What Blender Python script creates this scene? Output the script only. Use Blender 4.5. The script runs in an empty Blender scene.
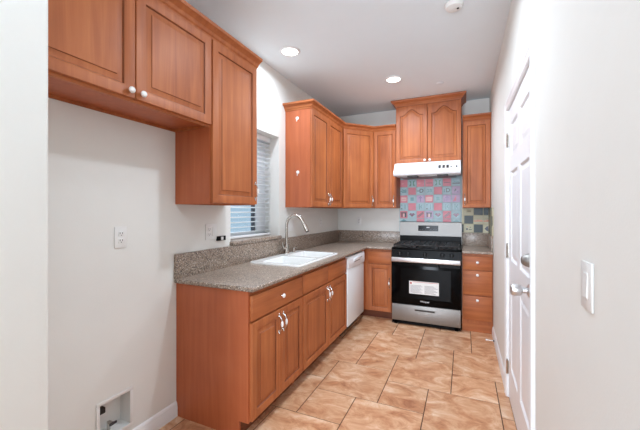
import bpy, bmesh, math, random
from mathutils import Matrix, Vector
PI = math.pi
random.seed(7)
SC = bpy.context.scene
COL = SC.collection

# ---------------------------------------------------------------- camera
cam_d = bpy.data.cameras.new('camera')
cam_d.sensor_fit = 'HORIZONTAL'; cam_d.sensor_width = 36.0
cam_d.lens = 322.51 / 640 * 36.0
cam_d.shift_y = -3.66 / 640
cam_d.clip_start = 0.02
cam = bpy.data.objects.new('camera', cam_d); COL.objects.link(cam)
cam.location = (1.7511, -4.6135, 1.3617)
cam.rotation_euler = (PI / 2, 0, 0.4190)
SC.camera = cam
# ---------------------------------------------------------------- view, world, lights
SC.view_settings.view_transform = 'Standard'
SC.view_settings.look = 'None'
SC.view_settings.gamma = 1.0
SC.view_settings.use_curve_mapping = False
SC.view_settings.exposure = 0.12
W = bpy.data.worlds.new('daylight'); SC.world = W; W.use_nodes = True
wn = W.node_tree.nodes['Background']
wn.inputs['Color'].default_value = (0.52, 0.68, 0.82, 1); wn.inputs['Strength'].default_value = 0.85

def area(name, loc, rot, sx, sy, power, color=(1, 1, 1), shape='RECTANGLE', spread=PI):
    d = bpy.data.lights.new(name, 'AREA'); d.shape = shape; d.size = sx
    if shape in ('RECTANGLE', 'ELLIPSE'): d.size_y = sy
    d.energy = power; d.color = color; d.spread = spread
    o = bpy.data.objects.new(name, d); COL.objects.link(o); o.location = loc; o.rotation_euler = rot
    return o
CEIL = 2.80
RW = 2.05          # right wall plane
# added fill light from behind the camera, set in an unseen rear wall opening
area('rear_fill_light', (1.15, -8.62, 1.35), (-PI / 2, 0, PI), 1.5, 1.9, 78, (0.80, 0.888, 1.0), spread=math.radians(110))
area('ceiling_fill_light', (1.2, -4.9, 1.9), (math.radians(160), 0, 0), 0.5, 0.4, 11, (0.78, 0.885, 1.0), spread=math.radians(120))  # added unseen fill aimed upward to brighten ceiling and walls
area('kitchen_window_daylight', (-0.42, -2.11, 1.62), (0, -PI / 2, 0), 1.0, 0.75, 5, (0.80, 0.90, 1.0))
CANS = [(0.328, -2.08), (1.055, -1.086), (1.31, -2.62), (1.0, -4.25), (1.3, -5.9)]  # last two lie out of view, added for their light
CAN_POWER = [9, 18, 17, 3, 3]
CAN_COL = (0.77, 0.885, 1.0)

# ---------------------------------------------------------------- materials
def lin(c):
    return tuple(((x / 255) / 12.92 if x / 255 <= 0.04045 else ((x / 255 + 0.055) / 1.055) ** 2.4) for x in c)
def mat(name, rgb, rough=0.5, metal=0.0, spec=0.5, emit=None, estr=0, coat=0, noise=0.03, bump=0, bscale=60, trans=0):
    """procedural surface: base colour with a faint noise variation, optional bump"""
    m = bpy.data.materials.new(name); m.use_nodes = True
    nt = m.node_tree; b = nt.nodes['Principled BSDF']; L = nt.links
    c = lin(rgb)
    b.inputs['Roughness'].default_value = rough; b.inputs['Metallic'].default_value = metal
    b.inputs['Specular IOR Level'].default_value = spec
    b.inputs['Coat Weight'].default_value = coat
    b.inputs['Coat Roughness'].default_value = 0.12
    if trans: b.inputs['Transmission Weight'].default_value = trans
    tc = nt.nodes.new('ShaderNodeTexCoord')
    n = nt.nodes.new('ShaderNodeTexNoise'); n.inputs['Scale'].default_value = 7; n.inputs['Detail'].default_value = 3
    L.new(tc.outputs['Object'], n.inputs['Vector'])
    r = nt.nodes.new('ShaderNodeValToRGB')
    r.color_ramp.elements[0].position = 0.3; r.color_ramp.elements[1].position = 0.7
    r.color_ramp.elements[0].color = tuple(x * (1 - noise) for x in c) + (1,)
    r.color_ramp.elements[1].color = tuple(min(1, x * (1 + noise)) for x in c) + (1,)
    L.new(n.outputs['Fac'], r.inputs['Fac']); L.new(r.outputs['Color'], b.inputs['Base Color'])
    if bump:
        n2 = nt.nodes.new('ShaderNodeTexNoise'); n2.inputs['Scale'].default_value = bscale; n2.inputs['Detail'].default_value = 4
        L.new(tc.outputs['Object'], n2.inputs['Vector'])
        bp = nt.nodes.new('ShaderNodeBump'); bp.inputs['Strength'].default_value = bump; bp.inputs['Distance'].default_value = 0.004
        L.new(n2.outputs['Fac'], bp.inputs['Height']); L.new(bp.outputs['Normal'], b.inputs['Normal'])
    if emit:
        b.inputs['Emission Color'].default_value = emit + (1,); b.inputs['Emission Strength'].default_value = estr
    return m

def wood(name, dark, midc, light, axis='Z', rough=0.47, coat=0.0):
    m = bpy.data.materials.new(name); m.use_nodes = True
    nt = m.node_tree; b = nt.nodes['Principled BSDF']; L = nt.links
    tc = nt.nodes.new('ShaderNodeTexCoord'); oi = nt.nodes.new('ShaderNodeObjectInfo')
    mp = nt.nodes.new('ShaderNodeMapping')
    s = {'Z': (20, 20, 1.1), 'X': (1.1, 20, 20), 'Y': (20, 1.1, 20)}[axis]
    mp.inputs['Scale'].default_value = s
    ad = nt.nodes.new('ShaderNodeVectorMath'); ad.operation = 'ADD'
    ml = nt.nodes.new('ShaderNodeVectorMath'); ml.operation = 'SCALE'; ml.inputs['Scale'].default_value = 9.0
    cm = nt.nodes.new('ShaderNodeCombineXYZ')
    for k in 'XYZ': L.new(oi.outputs['Random'], cm.inputs[k])
    L.new(cm.outputs[0], ml.inputs[0]); L.new(tc.outputs['Object'], ad.inputs[0]); L.new(ml.outputs[0], ad.inputs[1])
    L.new(ad.outputs[0], mp.inputs['Vector'])
    n = nt.nodes.new('ShaderNodeTexNoise'); n.inputs['Scale'].default_value = 1.0; n.inputs['Detail'].default_value = 6
    n.inputs['Roughness'].default_value = 0.6; n.inputs['Distortion'].default_value = 0.6
    L.new(mp.outputs[0], n.inputs['Vector'])
    n2 = nt.nodes.new('ShaderNodeTexNoise'); n2.inputs['Scale'].default_value = 3.0; n2.inputs['Detail'].default_value = 2
    L.new(ad.outputs[0], n2.inputs['Vector'])
    mx = nt.nodes.new('ShaderNodeMath'); mx.operation = 'MULTIPLY_ADD'; mx.inputs[1].default_value = 0.35
    sc = nt.nodes.new('ShaderNodeMath'); sc.operation = 'MULTIPLY'; sc.inputs[1].default_value = 0.65
    L.new(n.outputs['Fac'], sc.inputs[0]); L.new(n2.outputs['Fac'], mx.inputs[0]); L.new(sc.outputs[0], mx.inputs[2])
    r = nt.nodes.new('ShaderNodeValToRGB'); e = r.color_ramp.elements
    e[0].position = 0.33; e[0].color = lin(dark) + (1,)
    e[1].position = 0.67; e[1].color = lin(light) + (1,)
    k = e.new(0.5); k.color = lin(midc) + (1,)
    L.new(mx.outputs[0], r.inputs['Fac']); L.new(r.outputs['Color'], b.inputs['Base Color'])
    b.inputs['Roughness'].default_value = rough; b.inputs['Coat Weight'].default_value = coat; b.inputs['Coat Roughness'].default_value = 0.2
    b.inputs['Specular IOR Level'].default_value = 0.4
    return m

def granite(name):
    m = bpy.data.materials.new(name); m.use_nodes = True
    nt = m.node_tree; b = nt.nodes['Principled BSDF']; L = nt.links
    tc = nt.nodes.new('ShaderNodeTexCoord')
    v = nt.nodes.new('ShaderNodeTexVoronoi'); v.inputs['Scale'].default_value = 165
    L.new(tc.outputs['Object'], v.inputs['Vector'])
    sp = nt.nodes.new('ShaderNodeSeparateColor'); L.new(v.outputs['Color'], sp.inputs[0])
    r = nt.nodes.new('ShaderNodeValToRGB'); r.color_ramp.interpolation = 'CONSTANT'; e = r.color_ramp.elements
    cols = [(0.0, (88, 76, 68)), (0.12, (132, 114, 100)), (0.36, (154, 134, 118)), (0.58, (172, 154, 138)), (0.78, (146, 136, 128)), (0.9, (204, 192, 178))]
    e[0].position = 0; e[0].color = lin(cols[0][1]) + (1,)
    e[1].position = cols[1][0]; e[1].color = lin(cols[1][1]) + (1,)
    for p, c in cols[2:]:
        k = e.new(p); k.color = lin(c) + (1,)
    L.new(sp.outputs[0], r.inputs['Fac'])
    L.new(r.outputs['Color'], b.inputs['Base Color'])
    b.inputs['Roughness'].default_value = 0.3
    return m

def floor_mat():
    m = bpy.data.materials.new('travertine_look_tile'); m.use_nodes = True
    nt = m.node_tree; b = nt.nodes['Principled BSDF']; L = nt.links
    tc = nt.nodes.new('ShaderNodeTexCoord')
    at = nt.nodes.new('ShaderNodeAttribute'); at.attribute_name = 'tile_shift'
    ml = nt.nodes.new('ShaderNodeVectorMath'); ml.operation = 'SCALE'; ml.inputs['Scale'].default_value = 13
    L.new(at.outputs['Color'], ml.inputs[0])
    ad = nt.nodes.new('ShaderNodeVectorMath'); ad.operation = 'ADD'
    L.new(tc.outputs['Object'], ad.inputs[0]); L.new(ml.outputs[0], ad.inputs[1])
    mp = nt.nodes.new('ShaderNodeMapping'); mp.inputs['Rotation'].default_value = (0, 0, 0.7); mp.inputs['Scale'].default_value = (1.0, 1.5, 1)
    L.new(ad.outputs[0], mp.inputs['Vector'])
    n = nt.nodes.new('ShaderNodeTexNoise'); n.inputs['Scale'].default_value = 5.2; n.inputs['Detail'].default_value = 9
    n.inputs['Roughness'].default_value = 0.70; n.inputs['Distortion'].default_value = 0.7
    L.new(mp.outputs[0], n.inputs['Vector'])
    r = nt.nodes.new('ShaderNodeValToRGB'); e = r.color_ramp.elements
    e[0].position = 0.32; e[0].color = lin((160, 102, 70)) + (1,)
    e[1].position = 0.68; e[1].color = lin((234, 204, 176)) + (1,)
    k = e.new(0.43); k.color = lin((194, 138, 100)) + (1,)
    k = e.new(0.54); k.color = lin((214, 168, 131)) + (1,)
    L.new(n.outputs['Fac'], r.inputs['Fac'])
    hs = nt.nodes.new('ShaderNodeHueSaturation')
    sp = nt.nodes.new('ShaderNodeSeparateColor'); L.new(at.outputs['Color'], sp.inputs[0])
    mr = nt.nodes.new('ShaderNodeMapRange'); mr.inputs['To Min'].default_value = 0.92; mr.inputs['To Max'].default_value = 1.08
    L.new(sp.outputs[2], mr.inputs['Value']); L.new(mr.outputs[0], hs.inputs['Value'])
    L.new(r.outputs['Color'], hs.inputs['Color']); L.new(hs.outputs[0], b.inputs['Base Color'])
    b.inputs['Roughness'].default_value = 0.34
    bp = nt.nodes.new('ShaderNodeBump'); bp.inputs['Strength'].default_value = 0.15; bp.inputs['Distance'].default_value = 0.002
    L.new(n.outputs['Fac'], bp.inputs['Height']); L.new(bp.outputs['Normal'], b.inputs['Normal'])
    return m

M = {}
M['wall'] = mat('wall_paint', (233, 232, 227), 0.75, spec=0.2, noise=0.008, bump=0.10, bscale=120)
M['ceiling'] = mat('ceiling_paint', (233, 240, 244), 0.8, spec=0.15, noise=0.005, bump=0.08, bscale=90)
M['trim'] = mat('white_trim_paint', (240, 241, 242), 0.35, noise=0.005)
M['door'] = mat('white_door_paint', (240, 242, 245), 0.38, noise=0.005)
WD, WM, WL = (152, 82, 43), (174, 99, 55), (192, 116, 67)
M['wood_v'] = wood('maple_vertical_grain', WD, WM, WL, 'Z')
M['wood_h'] = wood('maple_horizontal_grain', WD, WM, WL, 'X')
M['veneer'] = wood('reddish_side_veneer', (170, 88, 52), (182, 98, 60), (192, 108, 68), 'Z', rough=0.4, coat=0.1)
M['groove'] = wood('darker_groove_wood', (118, 62, 32), (130, 70, 38), (142, 80, 46), 'Z')  # darker wood tone on the groove steps of the panel doors
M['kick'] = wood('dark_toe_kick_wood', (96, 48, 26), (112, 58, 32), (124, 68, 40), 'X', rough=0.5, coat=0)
M['granite'] = granite('speckled_granite')
M['tile'] = floor_mat()
M['grout'] = mat('dark_floor_grout', (104, 78, 62), 0.9, spec=0.1, noise=0.1)
M['steel'] = mat('brushed_stainless', (156, 154, 151), 0.5, metal=1.0, noise=0.04)
M['steel_bright'] = mat('bright_stainless', (215, 215, 216), 0.35, metal=1.0, noise=0.02)
M['nickel'] = mat('satin_nickel', (190, 184, 176), 0.25, metal=1.0, noise=0.02)
M['chrome'] = mat('polished_chrome', (214, 214, 214), 0.12, metal=1.0, noise=0.01)
M['porcelain'] = mat('white_porcelain', (234, 234, 232), 0.12, noise=0.004, coat=0.3)
M['knobw'] = mat('white_ceramic_knob', (244, 243, 240), 0.15, noise=0.005, coat=0.3)
M['appl'] = mat('white_appliance_enamel', (240, 243, 246), 0.25, noise=0.004)
M['dkgrey'] = mat('dark_grey_plastic', (60, 60, 62), 0.5)
M['black'] = mat('black_enamel', (8, 8, 9), 0.3, spec=0.10)
M['blackglass'] = mat('black_oven_glass', (6, 6, 7), 0.14, spec=0.10)
M['castiron'] = mat('cast_iron', (26, 26, 27), 0.5, bump=0.2, bscale=200)
M['plastic'] = mat('white_plastic', (234, 233, 230), 0.35, noise=0.004)
M['slot'] = mat('dark_slot', (40, 38, 36), 0.6)
M['paper'] = mat('white_paper', (236, 236, 234), 0.7, noise=0.01)
M['print'] = mat('grey_print', (120, 122, 128), 0.7)
M['redprint'] = mat('red_print', (190, 70, 60), 0.7)
M['silverprint'] = mat('silver_print', (205, 206, 208), 0.4)
M['blind'] = mat('white_blind_slat', (238, 239, 240), 0.4, noise=0.004)
M['bronze'] = mat('dark_window_stile', (62, 66, 74), 0.45)
M['vinyl'] = mat('white_vinyl_frame', (236, 238, 240), 0.35, noise=0.004)
M['lamp'] = mat('lit_lamp_lens', (255, 250, 240), 0.5, emit=(1.0, 0.97, 0.92), estr=6)
M['t_grout'] = mat('pale_backsplash_grout', (178, 196, 200), 0.8, noise=0.03)
M['t_blue'] = mat('pale_blue_glaze', (166, 194, 202), 0.4, noise=0.08)
M['t_pink'] = mat('pink_glaze', (214, 124, 138), 0.4, noise=0.08)
M['t_lilac'] = mat('lilac_glaze', (190, 166, 198), 0.4, noise=0.08)
M['t_cream'] = mat('cream_glaze', (200, 196, 168), 0.45, noise=0.05)
M['t_creamg'] = mat('cream_grout', (196, 190, 162), 0.8, noise=0.04)
M['t_slate'] = mat('slate_green_glaze', (38, 54, 58), 0.4, noise=0.12)
M['t_teal'] = mat('teal_glaze_drawing', (92, 142, 148), 0.3)
M['t_dark'] = mat('dark_glaze_drawing', (44, 46, 60), 0.3)
M['t_maroon'] = mat('maroon_glaze_drawing', (112, 46, 60), 0.3)
M['t_green'] = mat('green_glaze_drawing', (70, 130, 110), 0.3)
M['t_violet'] = mat('violet_glaze_drawing', (140, 110, 160), 0.3)
M['t_orange'] = mat('orange_glaze_drawing', (208, 138, 100), 0.3)
M['t_rose'] = mat('pale_rose_glaze', (226, 186, 180), 0.3)
def glassmat():
    m = bpy.data.materials.new('window_glass'); m.use_nodes = True
    nt = m.node_tree; nt.nodes.clear(); L = nt.links
    o = nt.nodes.new('ShaderNodeOutputMaterial'); t = nt.nodes.new('ShaderNodeBsdfTransparent'); g = nt.nodes.new('ShaderNodeBsdfGlossy')
    t.inputs['Color'].default_value = (0.92, 0.96, 0.98, 1); g.inputs['Roughness'].default_value = 0.02
    mx = nt.nodes.new('ShaderNodeMixShader'); lw = nt.nodes.new('ShaderNodeLayerWeight'); lw.inputs['Blend'].default_value = 0.25
    mx.inputs['Fac'].default_value = 0.05; L.new(t.outputs[0], mx.inputs[1]); L.new(g.outputs[0], mx.inputs[2]); L.new(mx.outputs[0], o.inputs['Surface'])
    return m
M['glass'] = glassmat()

# ---------------------------------------------------------------- mesh helpers
class MB:
    def __init__(s): s.bm = bmesh.new(); s.mats = []
    def mi(s, m):
        m = M[m] if isinstance(m, str) else m
        if m not in s.mats: s.mats.append(m)
        return s.mats.index(m)
    def box(s, x0, x1, y0, y1, z0, z1, m='trim', bev=0.0, seg=2):
        i = s.mi(m)
        r = bmesh.ops.create_cube(s.bm, size=1.0)
        vs = r['verts']
        bmesh.ops.scale(s.bm, vec=(x1 - x0, y1 - y0, z1 - z0), verts=vs)
        bmesh.ops.translate(s.bm, vec=((x0 + x1) / 2, (y0 + y1) / 2, (z0 + z1) / 2), verts=vs)
        fs = set(f for v in vs for f in v.link_faces)
        for f in fs: f.material_index = i
        if bev > 0:
            es = list(set(e for v in vs for e in v.link_edges))
            rr = bmesh.ops.bevel(s.bm, geom=es, offset=min(bev, 0.45 * min(x1 - x0, y1 - y0, z1 - z0)), segments=seg, affect='EDGES', profile=0.5, clamp_overlap=True)
            for f in rr['faces']: f.material_index = i
        return s
    def prism(s, pts, fn, d0, d1, m='trim'):
        """pts: 2-D outline; fn(u, v, d) -> xyz"""
        i = s.mi(m)
        a = [s.bm.verts.new(fn(u, v, d0)) for u, v in pts]; b = [s.bm.verts.new(fn(u, v, d1)) for u, v in pts]
        n = len(pts); fs = [s.bm.faces.new(a), s.bm.faces.new(b[::-1])]
        for k in range(n): fs.append(s.bm.faces.new((a[k], b[k], b[(k + 1) % n], a[(k + 1) % n])))
        for f in fs: f.material_index = i
        return s
    def tube(s, path, rad, m='chrome', n=12, caps=True):
        i = s.mi(m); P = [Vector(p) for p in path]; rs = rad if isinstance(rad, (list, tuple)) else [rad] * len(P)
        rings = []; prev = None
        for k, p in enumerate(P):
            t = (P[min(k + 1, len(P) - 1)] - P[max(k - 1, 0)]).normalized()
            if prev is None:
                a = Vector((0, 0, 1)) if abs(t.z) < 0.9 else Vector((1, 0, 0)); u = t.cross(a).normalized()
            else:
                u = (prev - t * prev.dot(t)).normalized()
            prev = u; w = t.cross(u)
            rings.append([s.bm.verts.new(p + (u * math.cos(2 * PI * j / n) + w * math.sin(2 * PI * j / n)) * rs[k]) for j in range(n)])
        for a, b in zip(rings, rings[1:]):
            for j in range(n):
                f = s.bm.faces.new((a[j], a[(j + 1) % n], b[(j + 1) % n], b[j])); f.material_index = i
        if caps:
            f = s.bm.faces.new(rings[0][::-1]); f.material_index = i
            f = s.bm.faces.new(rings[-1]); f.material_index = i
        return s
    def lathe(s, prof, c=(0, 0, 0), axis='z', m='chrome', n=24, caps=True):
        """prof: list of (radius, height along axis)"""
        i = s.mi(m); c = Vector(c)
        ax = {'z': (Vector((1, 0, 0)), Vector((0, 1, 0)), Vector((0, 0, 1))), '-y': (Vector((1, 0, 0)), Vector((0, 0, 1)), Vector((0, -1, 0))),
              'x': (Vector((0, 1, 0)), Vector((0, 0, 1)), Vector((1, 0, 0))), '-z': (Vector((0, 1, 0)), Vector((1, 0, 0)), Vector((0, 0, -1)))}[axis]
        rings = []
        for r, h in prof:
            if r <= 1e-6: rings.append([s.bm.verts.new(c + ax[2] * h)])
            else: rings.append([s.bm.verts.new(c + (ax[0] * math.cos(2 * PI * j / n) + ax[1] * math.sin(2 * PI * j / n)) * r + ax[2] * h) for j in range(n)])
        for a, b in zip(rings, rings[1:]):
            for j in range(n):
                q = (j + 1) % n
                if len(a) == 1 and len(b) > 1: f = s.bm.faces.new((a[0], b[q], b[j]))
                elif len(b) == 1 and len(a) > 1: f = s.bm.faces.new((a[j], a[q], b[0]))
                elif len(a) > 1: f = s.bm.faces.new((a[j], a[q], b[q], b[j]))
                else: continue
                f.material_index = i
        if len(rings[0]) > 1 and caps: s.bm.faces.new(rings[0][::-1]).material_index = i
        if len(rings[-1]) > 1 and caps: s.bm.faces.new(rings[-1]).material_index = i
        return s
    def text(s, body, size, fn, m, depth=0.0008, bold=0.0):
        """text outline placed by fn(u, v, d) -> xyz; u right, v up, centred"""
        i = s.mi(m)
        cu = bpy.data.curves.new('lettering', 'FONT'); cu.body = body; cu.size = size; cu.align_x = 'CENTER'; cu.align_y = 'CENTER'
        cu.extrude = depth / 2; cu.resolution_u = 3; cu.offset = bold
        ob = bpy.data.objects.new('lettering', cu); COL.objects.link(ob)
        bpy.context.view_layer.update()
        me = bpy.data.meshes.new_from_object(ob)
        base = len(s.bm.verts)
        vs = [s.bm.verts.new(fn(v.co.x, v.co.y, v.co.z + depth / 2)) for v in me.vertices]
        for p in me.polygons:
            try: s.bm.faces.new([vs[k] for k in p.vertices]).material_index = i
            except ValueError: pass
        bpy.data.objects.remove(ob); bpy.data.curves.remove(cu); bpy.data.meshes.remove(me)
        return s
    def xf(s, mtx): s.bm.transform(mtx); return s
    def build(s, name, parent=None, smooth=35, loc=None, rot=0):
        bmesh.ops.recalc_face_normals(s.bm, faces=s.bm.faces[:])
        me = bpy.data.meshes.new(name); s.bm.to_mesh(me); s.bm.free()
        for m in s.mats: me.materials.append(m)
        if smooth:
            for p in me.polygons: p.use_smooth = True
            me.set_sharp_from_angle(angle=math.radians(smooth))
        o = bpy.data.objects.new(name, me); COL.objects.link(o)
        if parent: o.parent = parent
        if loc: o.location = loc
        if rot: o.rotation_euler = (0, 0, rot)
        return o
def tag(o, label, cat, group=None):
    o['label'] = label; o['category'] = cat
    if group: o['group'] = group
    return o
def empty(name, loc, rot=0, label=None, cat=None, group=None):
    o = bpy.data.objects.new(name, None); COL.objects.link(o); o.location = loc; o.rotation_euler = (0, 0, rot)
    o.empty_display_size = 0.1
    if label: tag(o, label, cat, group)
    return o
def struct(o): o['kind'] = 'structure'; return o

# ---------------------------------------------------------------- room shell
WIN = (-2.49, -1.73, 1.08, 2.13)         # window opening y0 y1 z0 z1 in the left wall
DY0, DY1, DZ = -2.81, -1.885, 2.10       # door opening in the right wall
YB = -8.7
b = MB()
hy0, hy1, hz0, hz1 = -3.543, -3.361, 0.142, 0.342      # pocket for the plumbing box
b.box(-0.22, 0, -4.076, hy0, 0, CEIL, 'wall'); b.box(-0.22, 0, hy1, WIN[0], 0, CEIL, 'wall'); b.box(-0.22, 0, hy0, hy1, 0, hz0, 'wall'); b.box(-0.22, 0, hy0, hy1, hz1, CEIL, 'wall'); b.box(-0.22, -0.10, hy0, hy1, hz0, hz1, 'wall')
b.box(-0.22, 0, WIN[1], 0, 0, CEIL, 'wall')
b.box(-0.22, 0, WIN[0], WIN[1], 0, WIN[2], 'wall'); b.box(-0.22, 0, WIN[0], WIN[1], WIN[3], CEIL, 'wall')
struct(b.build('wall_left', smooth=0))
b = MB(); b.box(-0.22, 0.65, -4.75, -4.076, 0, CEIL, 'wall', bev=0.010, seg=3); struct(b.build('wall_alcove'))
XL = -3.6      # the room opens out to the left behind the camera
b = MB(); b.box(XL, -0.22, -4.75, -4.63, 0, CEIL, 'wall'); struct(b.build('wall_near', smooth=0))
b = MB(); b.box(XL - 0.12, XL, YB - 0.12, -4.63, 0, CEIL, 'wall'); struct(b.build('wall_far_left', smooth=0))
b = MB(); b.box(-0.22, RW + 0.14, 0, 0.12, 0, CEIL, 'wall'); struct(b.build('wall_back', smooth=0))
b = MB()
b.box(RW, RW + 0.14, YB, DY0, 0, CEIL, 'wall'); b.box(RW, RW + 0.14, DY1, 0, 0, CEIL, 'wall'); b.box(RW, RW + 0.14, DY0, DY1, DZ, CEIL, 'wall')
struct(b.build('wall_right', smooth=0))
b = MB()   # unseen wall behind the camera, its opening added to hold the fill light
b.box(XL, RW + 0.14, YB - 0.12, YB, 0, 0.35, 'wall'); b.box(XL, RW + 0.14, YB - 0.12, YB, 2.55, CEIL, 'wall')
b.box(XL, 0.3, YB - 0.12, YB, 0.35, 2.55, 'wall'); b.box(1.95, RW + 0.14, YB - 0.12, YB, 0.35, 2.55, 'wall')
struct(b.build('wall_front', smooth=0))
b = MB(); b.box(XL - 0.12, RW + 0.14, YB - 0.12, 0.12, CEIL, CEIL + 0.1, 'ceiling'); struct(b.build('ceiling', smooth=0))

# floor: two sizes of square tile in a pinwheel, dark grout between
def make_floor():
    b = MB(); b.box(XL - 0.12, RW + 0.14, YB - 0.12, 0.12, -0.10, -0.0025, 'grout')
    bm = b.bm; ti = b.mi('tile')
    lay = bm.verts.layers.float_color.new('tile_shift')
    mx, my = 0.1585, 0.1648; ox, oy = 1.188, -2.019; g = 0.0028
    X0, X1, Y0, Y1 = XL, RW + 0.005, YB, 0.01
    def tile(x0, y0, n):
        a, c = max(X0, x0 + g), min(X1, x0 + n * mx - g); e, f = max(Y0, y0 + g), min(Y1, y0 + n * my - g)
        if x0 < -0.6 and y0 > -4.7: return
        if c - a < 0.01 or f - e < 0.01: return
        col = (random.random(), random.random(), random.random(), 1)
        bb = 0.0015
        lo = [bm.verts.new((p, q, -0.003)) for p, q in ((a, e), (c, e), (c, f), (a, f))]
        hi = [bm.verts.new((p, q, 0.0)) for p, q in ((a + bb, e + bb), (c - bb, e + bb), (c - bb, f - bb), (a + bb, f - bb))]
        for v in lo + hi: v[lay] = col
        bm.faces.new(hi).material_index = ti
        for k in range(4): bm.faces.new((lo[k], lo[(k + 1) % 4], hi[(k + 1) % 4], hi[k])).material_index = ti
    for i in range(-40, 41):
        for j in range(-40, 41):
            x = ox + (3 * i - 2 * j) * mx; y = oy + (2 * i + 3 * j) * my
            tile(x, y, 3); tile(x + 1 * mx, y + 3 * my, 2)
    return struct(b.build('floor', smooth=0))
make_floor()

# baseboards: moulded profile swept along a straight wall
BB = [(0, 0), (0.014, 0), (0.014, 0.062), (0.011, 0.072), (0.011, 0.082), (0.006, 0.094), (0, 0.10)]
b = MB(); b.prism(BB, lambda u, v, d: (u, d, v), -4.076, -3.037, 'trim'); struct(b.build('baseboard_left', smooth=20))
b = MB(); b.prism(BB, lambda u, v, d: (RW - u, d, v), -1.825, -0.60, 'trim')
struct(b.build('baseboard_right', smooth=20))
b = MB(); b.prism(BB, lambda u, v, d: (RW - u, d, v), YB, -2.872, 'trim'); struct(b.build('baseboard_front', smooth=20))

# ---------------------------------------------------------------- window with blinds
wx = -0.20
win = struct(empty('window_1', (wx, (WIN[0] + WIN[1]) / 2, WIN[2])))
wy = (WIN[1] - WIN[0]) / 2; wh = WIN[3] - WIN[2]
b = MB()
for a in ((-wy, -wy + 0.04, 0.035, wh), (wy - 0.155, wy, 0.035, wh), (-wy + .04, wy - .155, wh - 0.045, wh), (-wy + .04, wy - .155, 0.035, 0.085)):
    b.box(-0.03, 0.03, a[0], a[1], a[2], a[3], 'vinyl', bev=0.003)
b.build('window_frame', win)
b = MB(); b.box(-0.012, 0.012, wy - 0.195, wy - 0.155, 0.085, wh - 0.045, 'bronze', bev=0.002); b.build('sash_stile', win)
b = MB(); b.box(-0.004, 0.004, -wy + 0.04, wy - 0.195, 0.085, wh - 0.045, 'glass'); b.build('glass_pane', win, smooth=0)
bl = empty('window_blind', (-0.125, (WIN[0] + WIN[1]) / 2, WIN[2] + 0.037), 0, 'white horizontal slat blind hanging inside the window recess over the sink', 'window blind')
by = wy - 0.006; top = wh - 0.04
b = MB(); b.box(-0.028, 0.028, -by, by, top - 0.05, top, 'blind', bev=0.003); b.build('headrail', bl)
b = MB(); z = 0.05
slat = MB()
while z < top - 0.07:
    c, s_ = math.cos(0.20), math.sin(0.20)
    pts = [(-0.025 * c, z - 0.025 * s_), (0.0, z + 0.003), (0.025 * c, z + 0.025 * s_), (0.025 * c, z + 0.025 * s_ + 0.003), (0, z + 0.006), (-0.025 * c, z - 0.025 * s_ + 0.003)]
    slat.prism(pts, lambda u, v, d: (u, d, v), -by, by, 'blind'); z += 0.046
slat.build('slats', bl)
b = MB(); b.box(-0.026, 0.026, -by, by, 0.002, 0.022, 'blind', bev=0.004); b.build('bottom_rail', bl)
b = MB()
for yy in (-by + 0.1, by - 0.1):
    b = MB(); b.tube([(0.027, yy, 0.02), (0.027, yy, top - 0.05)], 0.0012, 'blind', n=6); b.build('ladder_cord', bl)
# lift cord of the blind draped beside the tall cabinet
b = MB(); b.tube([(0.034, by - 0.06, top - 0.05), (0.036, by - 0.06, 0.36)], 0.0014, 'blind', n=6); b.lathe([(0, -0.02), (0.006, -0.015), (0.002, 0.012), (0, 0.016)], (0.036, by - 0.06, 0.345), 'z', 'blind', 10); b.build('lift_cord', bl)

# ---------------------------------------------------------------- cabinet doors
def panel_mb(w, h, t=0.02, arch=0.0, stile=0.056, flat=False, m='wood_v'):
    """raised-panel door in local coords: x 0..w, z 0..h, back at y=0, front at y=-t"""
    b = MB(); bm = b.bm; mi = b.mi(m); N = 16
    if flat:
        b.box(0, w, -t, 0, 0, h, m, bev=0.004); return b
    prof = [(0, 0), (0, t - 0.004), (0.002, t), (stile - 0.008, t), (stile - 0.003, t - 0.002), (stile + 0.002, t - 0.010), (stile + 0.010, t - 0.010), (stile + 0.030, t - 0.005), (stile + 0.032, t - 0.0015), (stile + 0.038, t - 0.001)]
    rings = []
    for ins, dep in prof:
        pts = []
        ar = arch if ins >= stile - 0.009 else 0.0
        x0, x1, z0, z1 = ins, w - ins, ins, h - ins
        for k in range(N): pts.append((x0 + (x1 - x0) * k / N, z0))
        for k in range(4): pts.append((x1, z0 + (z1 - ar - z0) * k / 4))
        for k in range(N):
            q = k / N; x = x1 + (x0 - x1) * q
            # cathedral arch: shoulders low, hump in the middle
            a = abs(2 * q - 1); hump = 0.0 if a > 0.85 else 0.5 + 0.5 * math.cos(PI * a / 0.85)
            pts.append((x, z1 - ar * (1 - hump)))
        for k in range(4): pts.append((x0, z1 - ar - (z1 - ar - z0) * k / 4))
        rings.append([bm.verts.new((x, -dep, z)) for x, z in pts])
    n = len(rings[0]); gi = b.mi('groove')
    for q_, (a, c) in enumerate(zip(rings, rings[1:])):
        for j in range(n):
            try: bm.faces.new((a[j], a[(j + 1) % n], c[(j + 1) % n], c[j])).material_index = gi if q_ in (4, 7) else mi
            except ValueError: pass
    bm.faces.new(rings[-1]).material_index = mi; bm.faces.new(rings[0][::-1]).material_index = mi
    return b
def knob(parent, x, z, y, name='knob'):
    b = MB(); b.lathe([(0.0, 0), (0.0075, 0), (0.0065, 0.005), (0.0045, 0.007), (0.0045, 0.010)], (x, y, z), '-y', 'chrome', 16)
    b.lathe([(0.0, 0.009), (0.009, 0.0095), (0.0145, 0.013), (0.0155, 0.0185), (0.013, 0.024), (0.007, 0.027), (0, 0.028)], (x, y, z), '-y', 'knobw', 20)
    return b.build(name, parent, 50)
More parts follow.
